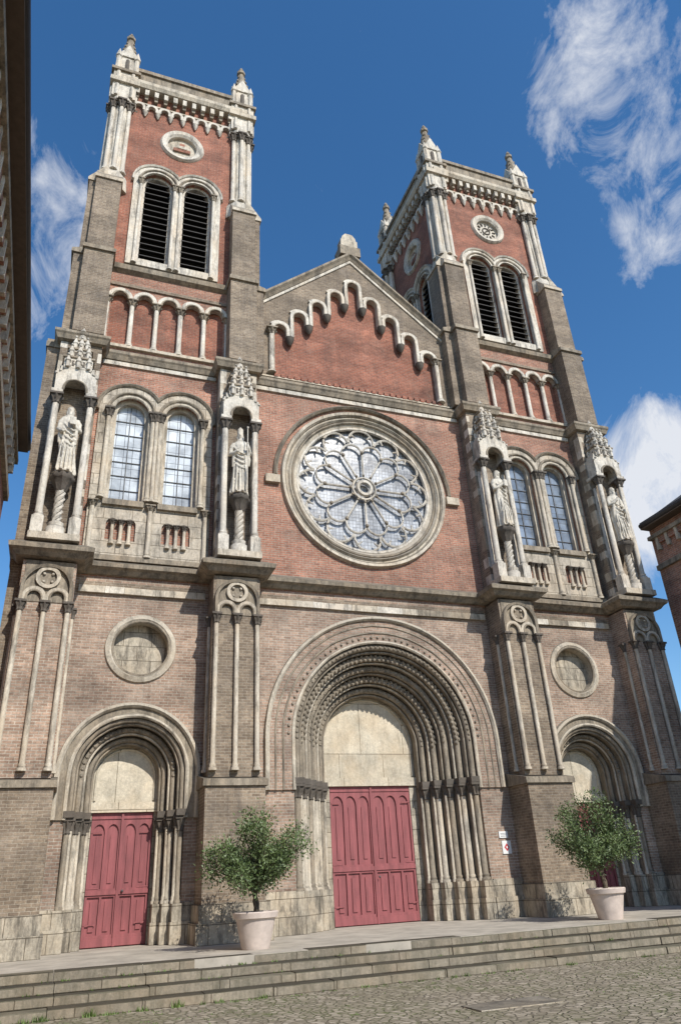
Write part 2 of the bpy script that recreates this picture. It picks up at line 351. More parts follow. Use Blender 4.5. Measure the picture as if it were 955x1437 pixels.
# body shells
for s in (-1,1):
    xo=s*10.25;xi=s*4.7
    a,b=sorted((xo,xo-s*.3));box(a,b,.26,5.4,0,17.9,C+'tower_side_wall','brick_grey')
    a,b=sorted((xo,xi));box(a,b,5.1,5.4,0,17.88,C+'tower_back_wall','brick_grey')
    a,b=sorted((s*9.9,s*11.15));box(a,b,-.35,.75,0,17.3,C+'side_buttress','brick_grey')
    box(a-.05,b+.05,-.4,.8,17.3,17.5,C+'side_buttress','stone_d')
    box(min(xo,xi),max(xo,xi),.4,5.3,17.7,17.86,C+'tower_floor','dark')
box(-4.7,4.7,5.6,16,0,17.5,C+'nave_body','brick_grey')
add([(-4.9,.35,21.1),(4.9,.35,21.1),(0,.35,24.85),(-4.9,16,21.1),(4.9,16,21.1),(0,16,24.85)],[(0,2,5,3),(2,1,4,5),(3,5,4),(0,1,4,3)],C+'nave_roof','slate')
# ------------------------------------------------------------------ ROSE
def rose():
    P=C+'rose_window';cx,cz=RC
    S=lambda r,prof,mat,sm=False:sweep(circ(cx,cz,r,72),prof,P,mat,closed=True,sm=sm)
    S(2.55,[(0,.34),(0,.08),(.12,.02),(.23,.02),(.23,.34)],'stone_p')
    S(2.78,[(0,.1),(0,-.03),(.06,-.1),(.12,-.02),(.2,-.02),(.24,-.12),(.34,-.14),(.38,.0)],'stone_p')
    S(2.72,roll(0,.0,.05),'stone_d',True);S(3.0,roll(0,-.04,.045),'stone_d',True)
    sweep(arc(cx,cz,3.28,pi,0,48),[(0,0),(0,-.1),(.07,-.17),(.14,-.1),(.15,0)],P,'stone_d')
    for s in (-1,1): box(cx+s*3.45-.25,cx+s*3.45+.25,-.14,.1,cz-.32,cz-.02,P,'stone_p')
    plate(circ(cx,cz,2.6,64),[],.26,None,C+'rose_glass','rglass')
    y=.12
    def pt(r,a): return (cx+r*math.cos(a),y,cz+r*math.sin(a))
    def bar(r0,a0,r1,a1,w): tube([pt(r0,a0),pt(r1,a1)],w,P,'stone_w',6)
    def ringc(x,z,r,w,y_=y,n=20):
        sweep(circ(x,z,r,n),roll(0,y_,w,6),P,'stone_w',closed=True,sm=True)
    ringc(cx,cz,.26,.09,y-.03);ringc(cx,cz,.44,.05,y)
    ringc(cx,cz,2.52,.07,y,64)
    for k in range(12):
        a=2*pi*k/12;am=a+pi/12
        bar(.44,a,1.55,a,.04)
        q=pt(1.5,a);ball((q[0],y-.03,q[2]),.075,P,'stone_d',8,5)
        q=pt(.54,a);ball((q[0],y-.02,q[2]),.055,P,'stone_d',8,5)
        r0=1.52;rc=r0*math.cos(pi/12);ra=r0*math.sin(pi/12);pts=[]
        for t in range(11):
            th=-pi/2+pi*t/10;lx=rc+ra*math.cos(th);ly=ra*math.sin(th)
            pts.append((cx+lx*math.cos(am)-ly*math.sin(am),y,cz+lx*math.sin(am)+ly*math.cos(am)))
        tube(pts,.04,P,'stone_w',6)
        pts=[]
        for t2 in range(19):
            th=-pi*.56+pi*1.12*t2/18;rr=.5
            lx=1.97+rr*math.cos(th);ly=rr*.98*math.sin(th)
            pts.append((cx+lx*math.cos(a)-ly*math.sin(a),y,cz+lx*math.sin(a)+ly*math.cos(a)))
        tube(pts,.046,P,'stone_w',6)
        for ang in (-.95,.95):
            ln=.18
            lx0=1.97+.48*math.cos(ang);ly0=.48*math.sin(ang);lx1=1.97+(.48-ln)*math.cos(ang);ly1=(.48-ln)*math.sin(ang)
            f=lambda lx,ly:(cx+lx*math.cos(a)-ly*math.sin(a),y,cz+lx*math.sin(a)+ly*math.cos(a))
            tube([f(lx0,ly0),f(lx1,ly1)],[.055,.018],P,'stone_w',6);q=f(lx1,ly1);ball(q,.035,P,'stone_w',6,4)
rose()
# ------------------------------------------------------------------ CORNICES
def wrap(half,front):
    p=[(-11.2,0)]
    for b in BX: p+=[(b-half,0),(b-half,-front),(b+half,-front),(b+half,0)]
    p.append((11.2,0));return p
sweep(wrap(.8,.98),[(-.02,9.55),(.1,9.57),(.2,9.68),(.3,9.74),(.32,9.86),(.06,10.02),(-.3,10.03),(-.3,9.55)],C+'ledge','stone_d',plan=True)
for a,b in ((-9.3,-5.65),(-4.05,4.05),(5.65,9.3)):
    x=a
    while x<b-.01:
        w=min(random.uniform(.5,1.2),b-x);box(x+.004,x+w-.004,-.10+random.uniform(-.008,.008),0,9.0,9.2,C+'stone_band',random.choice(['stone_p','stone_p','stone_w','stone_d']));x+=w
    box(a,b,-.05,0,9.22,9.34,C+'stone_band','brick_grey')
sweep(wrap(.67,.66),[(-.02,17.42),(.1,17.45),(.16,17.6),(.2,17.66),(.2,17.76),(-.02,17.9)],C+'upper_ledge','stone_d',plan=True)
for a,b in ((-9.4,-5.55),(-4.1,4.1),(5.55,9.4)):
    box(a,b,-.07,0,17.26,17.41,C+'stone_band','stone_w')
x=-3.4
while x<3.45:
    box(x,x+.14,-.1,.12,17.95,18.1,C+'dentils','brick_red');x+=.26
box(-4.1,4.1,-.08,.1,17.9,17.96,C+'dentils','stone_p')
# ------------------------------------------------------------------ BUTTRESSES lower
for bi,b in enumerate(BX):
    P=C+'buttress'
    box(b-.95,b+.95,-1.3,0,0,.45,P+'_plinth','plinth');box(b-.88,b+.88,-1.22,-.002,.45,.85,P+'_plinth','plinth')
    box(b-.8,b+.8,-1.1,-.001,.85,3.55,P+'_base','brick_grey')
    box(b-.87,b+.87,-1.17,-.003,3.55,3.68,P+'_weathering','stone_d')
    wedge(b-.86,b+.86,-1.16,-.004,3.72,3.95,3.68,P+'_weathering','stone_d')
    box(b-.7,b+.7,-.88,-.001,3.8,9.5,P+'_shaft','brick_low' if abs(b)>5 else 'brick_grey')
    for u in (-.6,0,.6):
        column(b+u,-.95,3.95,8.3,.068,P+'_colonnettes','stone_p','stone_k',.3)
    for s in (-1,1):
        column(b+s*.72,-.5,3.95,8.3,.055,P+'_colonnettes','stone_p','stone_k',.3)
        sweep(archp(b+s*.3,8.42,.2,8.3,14),rect(.1,-.97,-.87),P+'_tracery','stone_p')
        sweep(archp(b+s*.3,8.42,.19,8.3,14),roll(0,-.97,.03),P+'_tracery','stone_d',sm=True)
    sweep(circ(b,9.0,.22,20),rect(.1,-.98,-.87),P+'_tracery','stone_p',closed=True)
    for t in range(4):
        aa=pi/4+t*pi/2;ball((b+.16*math.cos(aa),-.92,9.0+.16*math.sin(aa)),.05,P+'_tracery','stone_p',6,4)
    sweep(archp(b,8.72,.58,8.3,20),[(0,-.87),(0,-1.0),(.08,-1.03),(.11,-.87)],P+'_tracery','stone_d')
    box(b-.62,b+.62,-.9,-.88,8.3,9.5,P+'_tracery','stone_d')
    box(b-.64,b+.64,-.62,-.001,9.9,17.45,P+'_upper','brick_grey')
    for u in (-1,1):
        z=10.2
        while z<17.2:
            h=random.uniform(.25,.4);w=random.choice([.12,.22]);xx=b+u*.645
            a,c2=sorted((xx,xx-u*w));box(a,c2,-.628,-.3,z,z+h,P+'_quoins',random.choice(['stone_p','stone_d','stone_w']));z+=h+random.choice([.0,.3])
    # aedicule
    A=C+'niche_aedicule';yc=-1.02
    box(b-.68,b+.68,-1.28,-.5,10.02,10.22,A,'stone_p')
    for s in (-1,1):
        box(b+s*.5-.16,b+s*.5+.16,yc-.16,yc+.2,10.2,10.75,A,'stone_w')
        column(b+s*.5,yc,10.75,15.0,.095,A,'stone_w','stone_k',.34,12)
        column(b+s*.5,-.68,10.75,15.0,.07,A,'stone_w','stone_d',.34,8)
        box(b+s*.5-.17,b+s*.5+.17,yc-.17,-.55,15.0,15.12,A,'stone_w')
        box(b+s*.5-.09,b+s*.5+.09,yc-.1,-.55,15.12,15.9,A,'stone_w')
    plate([(b-.6,15.12),(b-.36,15.12)]+arc(b,15.2,.36,pi,0,14)+[(b+.36,15.12),(b+.6,15.12),(b+.6,15.7),(b,16.25),(b-.6,15.7)],[],yc-.13,yc+.05,A,'stone_w')
    sweep(archp(b,15.2,.34,15.12,14),roll(0,yc-.14,.04),A,'stone_d',sm=True)
    box(b-.5,b+.5,yc-.05,-.55,15.6,16.1,A,'stone_w')
    for (z0,z1,w) in ((16.0,16.45,.42),(16.45,16.85,.34),(16.85,17.3,.24)):
        box(b-w,b+w,yc+.28-w,-.5 if w>.4 else yc+.28+w,z0,z1-.06,A,'stone_w');box(b-w-.05,b+w+.05,yc+.28-w-.05,yc+.3+w,z1-.06,z1,A,'stone_d')
        for s in (-1,0,1):
            xx=b+s*w*.75;yy=yc+.28-w-.03
            rev(xx,yy,[(z0,.07),(z0+.2,.07),(z0+.24,.1),(z0+.5,.01)],A,'stone_w',6,sm=False)
            ball((xx,yy-.02,z0+.5),.045,A,'stone_w',6,4)
        for s in (-.38,.38):
            box(b+s*w-.035,b+s*w+.035,yc+.28-w-.012,yc+.28-w+.05,z0+.08,z1-.16,A,'stone_k')
        for s in (-1,1):
            rev(b+s*w,yc+.3,[(z0,.06),(z0+.2,.06),(z0+.24,.09),(z0+.5,.01)],A,'stone_w',6,sm=False)
            for q in range(3): ball((b+s*(w*.95),yc+.28-w*.9+q*.15,z0+.12+.1*q),.05,A,'stone_d',6,4)
    for s in (-1,1):
        for q in range(5): ball((b+s*(.6-.12*q),yc-.12,15.75+.11*q),.055,A,'stone_w',6,4)
    rev(b,yc+.28,[(17.3,.2),(17.75,.07),(17.8,.12),(17.9,.06),(18.0,.01)],A,'stone_w',8,sm=False)
    rev(b,yc,[(10.2,.26),(10.45,.26),(10.5,.2),(10.6,.22),(10.65,.15)],A,'stone_w',12)
    for q in range(4):
        pts=[(b+.08*math.cos(q*pi/2+z*.8),yc+.08*math.sin(q*pi/2+z*.8),10.6+z*.1) for z in range(12)]
        tube(pts,.07,A,'stone_w',6)
    rev(b,yc,[(11.65,.14),(11.8,.2),(12.0,.3),(12.02,.32),(12.12,.32),(12.14,.28),(12.22,.28)],A,'stone_k',16,8,.08)
# ------------------------------------------------------------------ UPPER TOWERS
HW=2.72;YC=2.72
def tface(k,last):
    P=C+'tower_'
    z0,z1=17.9,32.2
    n=5;bw=.86;r=.3;zs=20.28;zb=18.15
    U=[(i-2)*bw for i in range(n)]
    arcade=[(U[0]-r-.0,zb)]
    for u in U: arcade+=arc(u,zs,r,pi,0,10)
    arcade+=[(U[-1]+r,zb)]
    LZ=26.55;ops=[archp(q*.78,LZ,.6,22.3,18) for q in (-1,1)]
    oc=circ(.05,29.25,.66,32)
    plate([(-HW,z0),(HW,z0),(HW,21.7),(-HW,21.7)],[arcade],0,.2,P+'arcade_wall','brick_mid')
    plate([(-HW,21.7),(HW,21.7),(HW,z1),(-HW,z1)],ops+[oc],0,.35,P+'belfry_wall','brick_red')
    box(U[0]-.45,U[-1]+.45,.16,.2,zb-.05,20.7,P+'arcade_panel','brick_red')
    for u in U:
        sweep(archp(u,zs,r-.02,zs-.02,12),rect(.145,-.1,.15),P+'arcade','stone_w')
        sweep(archp(u,zs,r-.02,zs-.02,12),roll(0,-.08,.035),P+'arcade','stone_d',sm=True)
    for i in range(n+1):
        u=(i-2.5)*bw;column(u,.02,zb,zs-.03,.085,P+'arcade','stone_w','stone_d',.25)
    box(-2.5,2.5,-.1,.12,zb-.12,zb,P+'arcade','stone_p')
    box(-2.1,2.1,-.06,.0,20.85,20.98,P+'arcade','brick_grey')
    sweep([(-2.72,0),(2.72,0)],[(0,21.5),(.16,21.6),(.2,21.78),(0,21.98)],P+'ledge','stone_d',plan=True)
    c=.8;R=.93;am=math.acos(c/R)
    ou=[(-c-R,21.98)]+arc(-c,LZ,R,pi,am,16)+arc(c,LZ,R,pi-am,0,16)[1:]+[(c+R,21.98)]
    plate(ou,ops,-.1,0,P+'belfry_openings','stone_w')
    sweep([(-c-R,26.5)]+arc(-c,LZ,R,pi,am,16)[1:]+arc(c,LZ,R,pi-am,0,16)[1:]+[(c+R,26.5)],[(0,0),(0,-.14),(.07,-.18),(.12,0)],P+'belfry_openings','stone_w')
    for q in (-1,1):
        sweep(archp(q*.78,LZ,.49,22.3,18),rect(.12,.14,.4),P+'belfry_openings','stone_w')
        sweep(archp(q*.78,LZ,.73,26.55,18),roll(0,-.1,.055),P+'belfry_openings','stone_d',sm=True)
        for t in (-1,1): column(q*.78+t*.66,-.14,22.0,26.55,.065,P+'belfry_openings','stone_w','stone_d',.3)
        for i in range(15):
            z=22.4+i*.31;hw=.5 if z<26.5 else math.sqrt(max(.01,.25-(z-26.5)**2))
            vs=[(q*.78-hw,.12,z),(q*.78+hw,.12,z),(q*.78+hw,.5,z+.24),(q*.78-hw,.5,z+.24)]
            vs+=[(a,b_,c_+.03) for a,b_,c_ in vs]
            add(vs,[(0,1,2,3),(4,5,6,7),(0,1,5,4),(1,2,6,5),(2,3,7,6),(3,0,4,7)],P+'louvres','louvre')
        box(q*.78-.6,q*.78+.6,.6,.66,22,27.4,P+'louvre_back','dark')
    sweep(circ(.05,29.25,.6,32),[(0,.3),(0,-.02),(.1,-.09),(.25,-.12),(.3,-.05),(.32,0)],P+'oculus','stone_w',closed=True)
    plate(oc,[],.12,None,P+'oculus_face','stone_w' if last else 'stone_p')
    if last:
        for i in range(12):
            a=2*pi*i/12;tube([(.05+.34*math.cos(a),.1,29.25+.34*math.sin(a)),(.05+.5*math.cos(a),.1,29.25+.5*math.sin(a))],.035,P+'oculus_face','stone_k',5)
        sweep(circ(.05,29.25,.2,16),roll(0,.1,.03),P+'oculus_face','stone_k',closed=True)
        tube([(.05,.08,29.25),(-.15,.08,29.0)],.03,P+'oculus_face','stone_k',5);tube([(.05,.08,29.25),(.3,.08,29.45)],.03,P+'oculus_face','stone_k',5)
    else:
        box(-.3,.4,.05,.13,29.02,29.2,P+'oculus_face','brick_red');box(-.15,.25,.03,.13,29.2,29.36,P+'oculus_face','stone_p');box(-.05,.15,.03,.13,29.36,29.5,P+'oculus_face','brick_red')
    # corbel frieze
    m=8;fw=.53;zf=30.95
    for i in range(m):
        u=(i-(m-1)/2)*fw
        sweep(archp(u,zf,.15,zf-.16,8),rect(.112,-.16,0),P+'corbel_frieze','stone_w')
    for i in range(m+1):
        u=(i-m/2)*fw;rev(u,-.06,[(zf-.46,.02),(zf-.34,.07),(zf-.16,.12)],P+'corbel_frieze','stone_w',8)
    box(-2.15,2.15,-.1,0,zf+.27,zf+.34,P+'corbel_frieze','stone_p')
    for i in range(11):
        u=(i-5)*.4
        box(u-.085,u+.085,-.3,0,31.6,31.92,P+'corbels','stone_w');box(u-.065,u+.065,-.2,0,31.42,31.6,P+'corbels','stone_d')
    sweep([(-2.72,0),(2.72,0)],[(0,31.93),(.34,31.96),(.42,32.12),(.42,32.3),(.25,32.34),(0,32.34)],P+'cornice','stone_p',plan=True)
    box(-2.2,2.2,-.18,.12,32.34,33.1,P+'parapet','stone_d')
    box(-2.2,2.2,-.26,.18,33.1,33.3,P+'parapet','stone_d')
    for s in (-1,1):
        b=s*2.62
        box(b-.5,b+.5,-.75,0,17.88,21.62,P+'buttress','brick_grey')
        box(b-.56,b+.56,-.83,0,21.62,21.76,P+'buttress_ledge','stone_d')
        wedge(b-.55,b+.55,-.82,0,21.8,22.05,21.76,P+'buttress_ledge','stone_d')
        box(b-.46,b+.46,-.6,0,21.8,25.5,P+'buttress','brick_grey')
        box(b-.5,b+.5,-.66,0,25.5,25.62,P+'buttress_ledge','stone_p')
        wedge(b-.49,b+.49,-.65,0,25.66,26.6,25.62,P+'buttress_ledge','stone_p')
    # corner pier
    x,y=2.54,.18
    rev(x,y,[(25.6,.62),(26.3,.58),(26.5,.5),(26.6,.42),(30.7,.40)],P+'corner_piers','stone_w',8,sm=False,ph=pi/8)
    for i in range(8):
        a=i*pi/4;column(x+.45*math.cos(a),y+.45*math.sin(a),26.5,30.75,.09,P+'corner_piers','stone_w','stone_k',.42,8)
    rev(x,y,[(30.75,.6),(30.9,.6),(30.95,.53),(31.0,.53)],P+'corner_piers','stone_w',8,sm=False,ph=pi/8)
    box(x-.48,x+.48,y-.48,y+.48,31.0,31.85,P+'corner_piers','stone_w')
    for i in range(4):
        for t in (-1,1):
            dx,dy=[(0,-1),(1,0),(0,1),(-1,0)][i]
            rev(x+dx*.5+t*.3*abs(dy),y+dy*.5+t*.3*abs(dx),[(31.0,.08),(31.7,.08)],P+'corner_piers','stone_w',6)
            rev(x+dx*.52+t*.3*abs(dy),y+dy*.52+t*.3*abs(dx),[(32.1,.08),(32.55,.08)],P+'corner_piers','stone_w',6)
    box(x-.6,x+.6,y-.6,y+.6,31.85,32.1,P+'corner_piers','stone_p')
    box(x-.5,x+.5,y-.5,y+.5,32.1,32.6,P+'corner_piers','stone_w');box(x-.6,x+.6,y-.6,y+.6,32.6,32.76,P+'corner_piers','stone_d')
    # pinnacle
    W2=.38
    box(x-W2,x+W2,y-W2,y+W2,32.76,34.1,P+'pinnacles','stone_w')
    for i in range(4):
        a=pi/4+i*pi/2;rev(x+.54*math.cos(a),y+.54*math.sin(a),[(32.76,.12),(33.7,.11),(33.76,.16),(34.35,.01)],P+'pinnacles','stone_w',6,sm=False)
        dx,dy=[(0,-1),(1,0),(0,1),(-1,0)][i]
        px,py=x+dx*.43,y+dy*.43
        t=Vector((-dy,dx,0))*.44
        vs=[(px-t.x,py-t.y,33.85),(px+t.x,py+t.y,33.85),(px,py,34.7)]
        vs+=[(a_-dx*.35,b_-dy*.35,c_) for a_,b_,c_ in vs]
        add(vs,[(0,1,2),(3,5,4),(0,2,5,3),(1,4,5,2),(0,3,4,1)],P+'pinnacles','stone_w')
        rev(x+dx*(W2+.01),y+dy*(W2+.01),[(32.9,.09),(33.6,.09),(33.7,.03)],P+'pinnacles','stone_k',6)
    rev(x,y,[(34.1,.44),(35.65,.13),(35.7,.2),(35.85,.2),(35.95,.09),(36.05,.12),(36.25,.03)],P+'pinnacles','stone_d',8,sm=False,ph=pi/8)
    for q in range(4):
        for i in range(4):
            a=i*pi/2+pi/4;rr=.42-.075*q;ball((x+rr*math.cos(a),y+rr*math.sin(a),34.25+.34*q),.06,P+'pinnacles','stone_d',6,4)
for s in (-1,1):
    for k in range(4):
        TM.append(Matrix.Translation((s*7.42+(.07 if s<0 else 0),YC,.003*k))@Matrix.Rotation(k*pi/2,4,'Z')@Matrix.Translation((0,-YC,0)))
        tface(k,s>0 and k==0);TM.pop()
    box(s*7.42-2.3,s*7.42+2.3,YC-2.3,YC+2.3,32.0,32.1,C+'tower_roof','slate')
# ------------------------------------------------------------------ GABLE
def gable():
    P=C+'gable';r=.27;dx=.79
    zsf=lambda i:23.25-.76*abs(i)
    pts=[(-4.3,17.9),(-3.16-r,17.9)]
    for i in range(-4,5):
        zs=zsf(i);xc=i*dx
        pl=18.1 if i==-4 else min(zs,zsf(i-1))-.3
        pr=18.1 if i==4 else min(zs,zsf(i+1))-.3
        if i>-4: pts.append((xc-r,pl))
        pts+=arc(xc,zs,r,pi,0,10)
        if i<4: pts.append((xc+r,pr))
        path=[(xc-r,pl)]+arc(xc,zs,r,pi,0,12)+[(xc+r,pr)]
        sweep(path,rect(.122,-.16,.12,-.012),P+'_arches','stone_w')
        sweep(path,roll(.0,-.13,.035),P+'_arches','stone_p',sm=True)
        sweep(arc(xc,zs,r+.115,pi*.8,pi*.2,10),rect(.09,-.08,.0),P+'_arches','stone_w')
        if i<4:
            xm=xc+dx/2;rev(xm,-.03,[(pr-.34,.03),(pr-.24,.1),(pr-.1,.15),(pr,.17)],P+'_corbels','stone_k',8,8,.1)
    pts+=[(3.16+r,17.9),(4.3,17.9),(4.3,21.35),(0,24.95),(-4.3,21.35)]
    plate(pts,[],0,.15,P+'_spandrel','brick_grey')
    plate([(-3.5,17.9),(3.5,17.9),(3.5,21.5),(0,24.3),(-3.5,21.5)],[],.13,None,P+'_panel','brick_red')
    for s in (-1,1): column(s*3.5,-.06,18.1,20.2,.1,P+'_arches','stone_w','stone_d',.28)
    sweep([(-4.2,21.4),(0,25.0),(4.2,21.4)],[(-.1,.4),(-.1,-.06),(0,-.12),(.08,-.2),(.16,-.2),(.2,.5)],P+'_coping','stone_d')
    sweep([(-4.2,21.4),(0,25.0),(4.2,21.4)],[(-.22,0),(-.22,-.05),(-.12,-.05),(-.12,0)],P+'_coping','stone_w')
    box(-.46,.46,-.2,.5,25.05,25.55,P+'_finial','stone_d')
    box(-.38,.38,-.12,.3,25.55,26.0,P+'_finial','stone_p')
    plate([(-.34,26.0),(.34,26.0),(.3,26.2),(.15,26.38),(-.15,26.38),(-.3,26.2)],[],-.1,.28,P+'_finial','stone_p')
gable()
# ------------------------------------------------------------------ SIDE BUILDINGS
def wing(s,nm):
    W=nm+'/'
    def bx(x0,x1,y0,y1,z0,z1,p,m):
        a,b=sorted((s*x0,s*x1));box(a,b,y0,y1,z0,z1,W+p,m)
    Y1=-24 if s<0 else -15
    ye=-.42 if s<0 else -.9
    if s<0: TM.append(Matrix.Translation((-11.24,0,.25))@Matrix.Rotation(math.radians(.9),4,'Z')@Matrix.Translation((11.24,0,0)))
    bx(11.62,18,Y1,ye,-.9,12.9,'walls','brick_red' if s<0 else 'brick_mid')
    bx(11.55,11.62,Y1,ye,-.9,.5,'plinth','plinth')
    bx(11.5,11.62,Y1,ye,11.2,11.4,'string_course','stone_d')
    bx(11.42,11.62,Y1,ye,12.45,12.6,'cornice','stone_d')
    y=ye-.3
    while y>Y1+.5:
        bx(11.48,11.62,y-.12,y,11.95,12.45,'corbels','stone_p')
        bx(11.52,11.62,y-.5,y-.12,12.2,12.45,'corbels','brick_mid');y-=.5
    y=ye-2.2
    while y>Y1+2:
        for z in (2.2,7.2):
            bx(11.58,11.64,y-1.0,y,z,z+2.6,'windows','glass')
            bx(11.5,11.62,y-1.2,y+.2,z-.15,z,'window_trim','stone_p');bx(11.52,11.62,y-1.2,y+.2,z+2.6,z+2.9,'window_trim','stone_p')
            bx(11.55,11.62,y,y+.14,z,z+2.6,'window_trim','stone_p');bx(11.55,11.62,y-1.14,y-1.0,z,z+2.6,'window_trim','stone_p')
            bx(11.56,11.6,y-.53,y-.47,z,z+2.6,'window_trim','white')
        y-=3.4
    bx(11.2,11.62,Y1,ye,12.9,12.98,'soffit','soffit')
    tube([(s*11.24,Y1,13.05),(s*11.24,ye,13.05)],.11,W+'gutter','metal',10)
    bx(11.22,11.34,Y1,ye,12.98,13.2,'gutter','metal')
    vs=[(s*11.25,Y1,13.15),(s*11.25,ye,13.15),(s*15,ye,15.6),(s*15,Y1,15.6)]
    vs2=[(s*18.5,Y1,13.15),(s*18.5,ye,13.15)]
    add(vs+vs2,[(0,1,2,3),(3,2,5,4),(0,3,4),(1,5,2)],W+'roof','slate')
    if s<0: TM.pop()
wing(-1,'brick_building');wing(1,'brick_building_east')
# ------------------------------------------------------------------ GROUND / STEPS
box(-11.6,11.6,-4.8,2.2,-.6,0,'platform_pavement/slab','pave')
for i in range(4):
    yf=-4.8-.34*i;zt=-.15*i
    x=-11.6
    while x<11.6:
        w=min(random.uniform(.9,1.6),11.6-x);dz=random.uniform(-.016,.006);dy=random.uniform(-.03,.02)
        ch=.012
        y0=yf+dy;y1=yf+.36;za=zt-.15;zb_=zt+.004+dz
        pr=[(y0,za),(y0,zb_-ch*1.6),(y0+ch,zb_-ch*.4),(y0+ch*3,zb_),(y1,zb_),(y1,za)]
        vs=[(xx,a,b_) for xx in (x+.006,x+w-.006) for a,b_ in pr]
        add(vs,[tuple(range(6)),tuple(range(6,12))[::-1]]+[(j,(j+1)%6,(j+1)%6+6,j+6) for j in range(6)],'stone_steps/blocks','steps')
        x+=w
add([(-250,-250,-.6),(250,-250,-.6),(250,250,-.6),(-250,250,-.6)],[(0,1,2,3)],'ground/sheet','ground')
box(-3.1,-1.7,-9.75,-9.1,-.6,-.585,'stone_slab/slab','plinth')
def weeds():
    vs=[];fs=[]
    def tuft(x,y,z,n,h):
        for _ in range(n):
            a=random.uniform(0,2*pi);l=random.uniform(.4,1)*h;px=x+random.gauss(0,.05);py=y+random.gauss(0,.03)
            d=Vector((math.cos(a),math.sin(a),0));w=d.cross(Vector((0,0,1)))*.012;o=len(vs)
            vs.extend([(px-w.x,py-w.y,z),(px+w.x,py+w.y,z),(px+d.x*l*.5,py+d.y*l*.5,z+l)]);fs.append((o,o+1,o+2))
    for i in range(150):
        x=random.uniform(-11,11);
        if random.random()<.6 and x>-5: continue
        tuft(x,-5.86-abs(random.gauss(0,.06)),-.6,random.randint(4,16),random.uniform(.03,.09))
    for i in range(3):
        tuft(random.uniform(-9.5,-6.5),-5.9,-.6,30,.15)
    for i in range(50):
        k=random.choice([1,2]);tuft(random.uniform(-11,6),-4.8-.34*k+.3,-.15*k,random.randint(3,10),.06)
    for i in range(150):
        tuft(random.uniform(-10,8),random.uniform(-9.5,-6),-.6,random.randint(3,7),.025)
    add(vs,fs,'weeds/blades','grass')
weeds()
for nm,x,z,w,h in (('notice_sign',3.62,2.2,.15,.09),('notice_sign_red',3.68,1.85,.15,.18)):
    box(x-w,x+w,-.03,0,z-h,z+h,nm+'/panel','white')
    if 'red' in nm:
        add([(x-.09,-.034,z),(x,-.034,z-.11),(x+.09,-.034,z),(x,-.034,z+.11)],[(0,1,2,3)],nm+'/diamond','redp')
        add([(x-.03,-.038,z),(x,-.038,z-.04),(x+.03,-.038,z),(x,-.038,z+.04)],[(0,1,2,3)],nm+'/diamond_centre','white')
    else:
        for q in range(3): box(x-w*.7,x+w*.7,-.034,-.03,z-.05+q*.04,z-.04+q*.04,nm+'/lettering','lead')
# ------------------------------------------------------------------ POTTED TREES
def tree(nm,x,y,seed):
    rnd=random.Random(seed);W=nm+'/'
    rev(x,y,[(0.0,.29),(.03,.3),(.3,.36),(.56,.42),(.58,.47),(.68,.49),(.7,.46),(.68,.42),(.6,.4)],W+'pot','pot',28)
    rev(x,y,[(.58,.4),(.62,.38)],W+'soil','soil',20)
    zc=2.0;tips=[]
    tube([(x,y,.58),(x+.03,y,.85),(x-.03,y+.02,1.05),(x+.02,y,1.3)],[.07,.055,.05,.045],W+'trunk','bark',8)
    tube([(x+.05,y,.6),(x-.04,y-.03,.9),(x+.05,y,1.2)],[.05,.04,.035],W+'trunk','bark',7)
    for i in range(34):
        a=rnd.uniform(0,2*pi);e=rnd.uniform(-.65,1.4);R=rnd.uniform(.7,1.25)
        t=Vector((math.cos(a)*math.cos(e)*R,math.sin(a)*math.cos(e)*R,math.sin(e)*R*.88))
        base=Vector((x,y,rnd.uniform(1.05,1.35)));end=Vector((x,y,zc-.1))+t;mid=(base+end)/2+Vector((rnd.uniform(-.1,.1),rnd.uniform(-.1,.1),rnd.uniform(-.05,.12)))
        tube([base,mid,end],[.026,.016,.006],W+'limbs','bark',5)
        for q in (.45,.62,.78,.9,1.0): tips.append((base.lerp(end,q)+Vector([rnd.uniform(-.1,.1) for _ in range(3)]),.5+q*.5))
    vs=[];fs=[]
    for p,sz in tips:
        for _ in range(rnd.randint(55,110)):
            o=Vector([rnd.gauss(0,.105) for _ in range(3)])
            c=p+o
            d=Vector([rnd.gauss(0,1) for _ in range(3)])+Vector((0,0,.5))+o*5;d.normalize()
            w=d.cross(Vector([rnd.gauss(0,1) for _ in range(3)])).normalized()*rnd.uniform(.012,.021);l=d*rnd.uniform(.055,.1)
            k=len(vs);vs.extend([c[:],(c+l*.5+w)[:],(c+l)[:],(c+l*.5-w)[:]]);fs.append((k,k+1,k+2,k+3))
    add(vs,fs,W+'foliage','leaf')
tree('potted_olive_tree',-4.9,-3.5,3);tree('potted_olive_tree_b',4.15,-3.65,9)
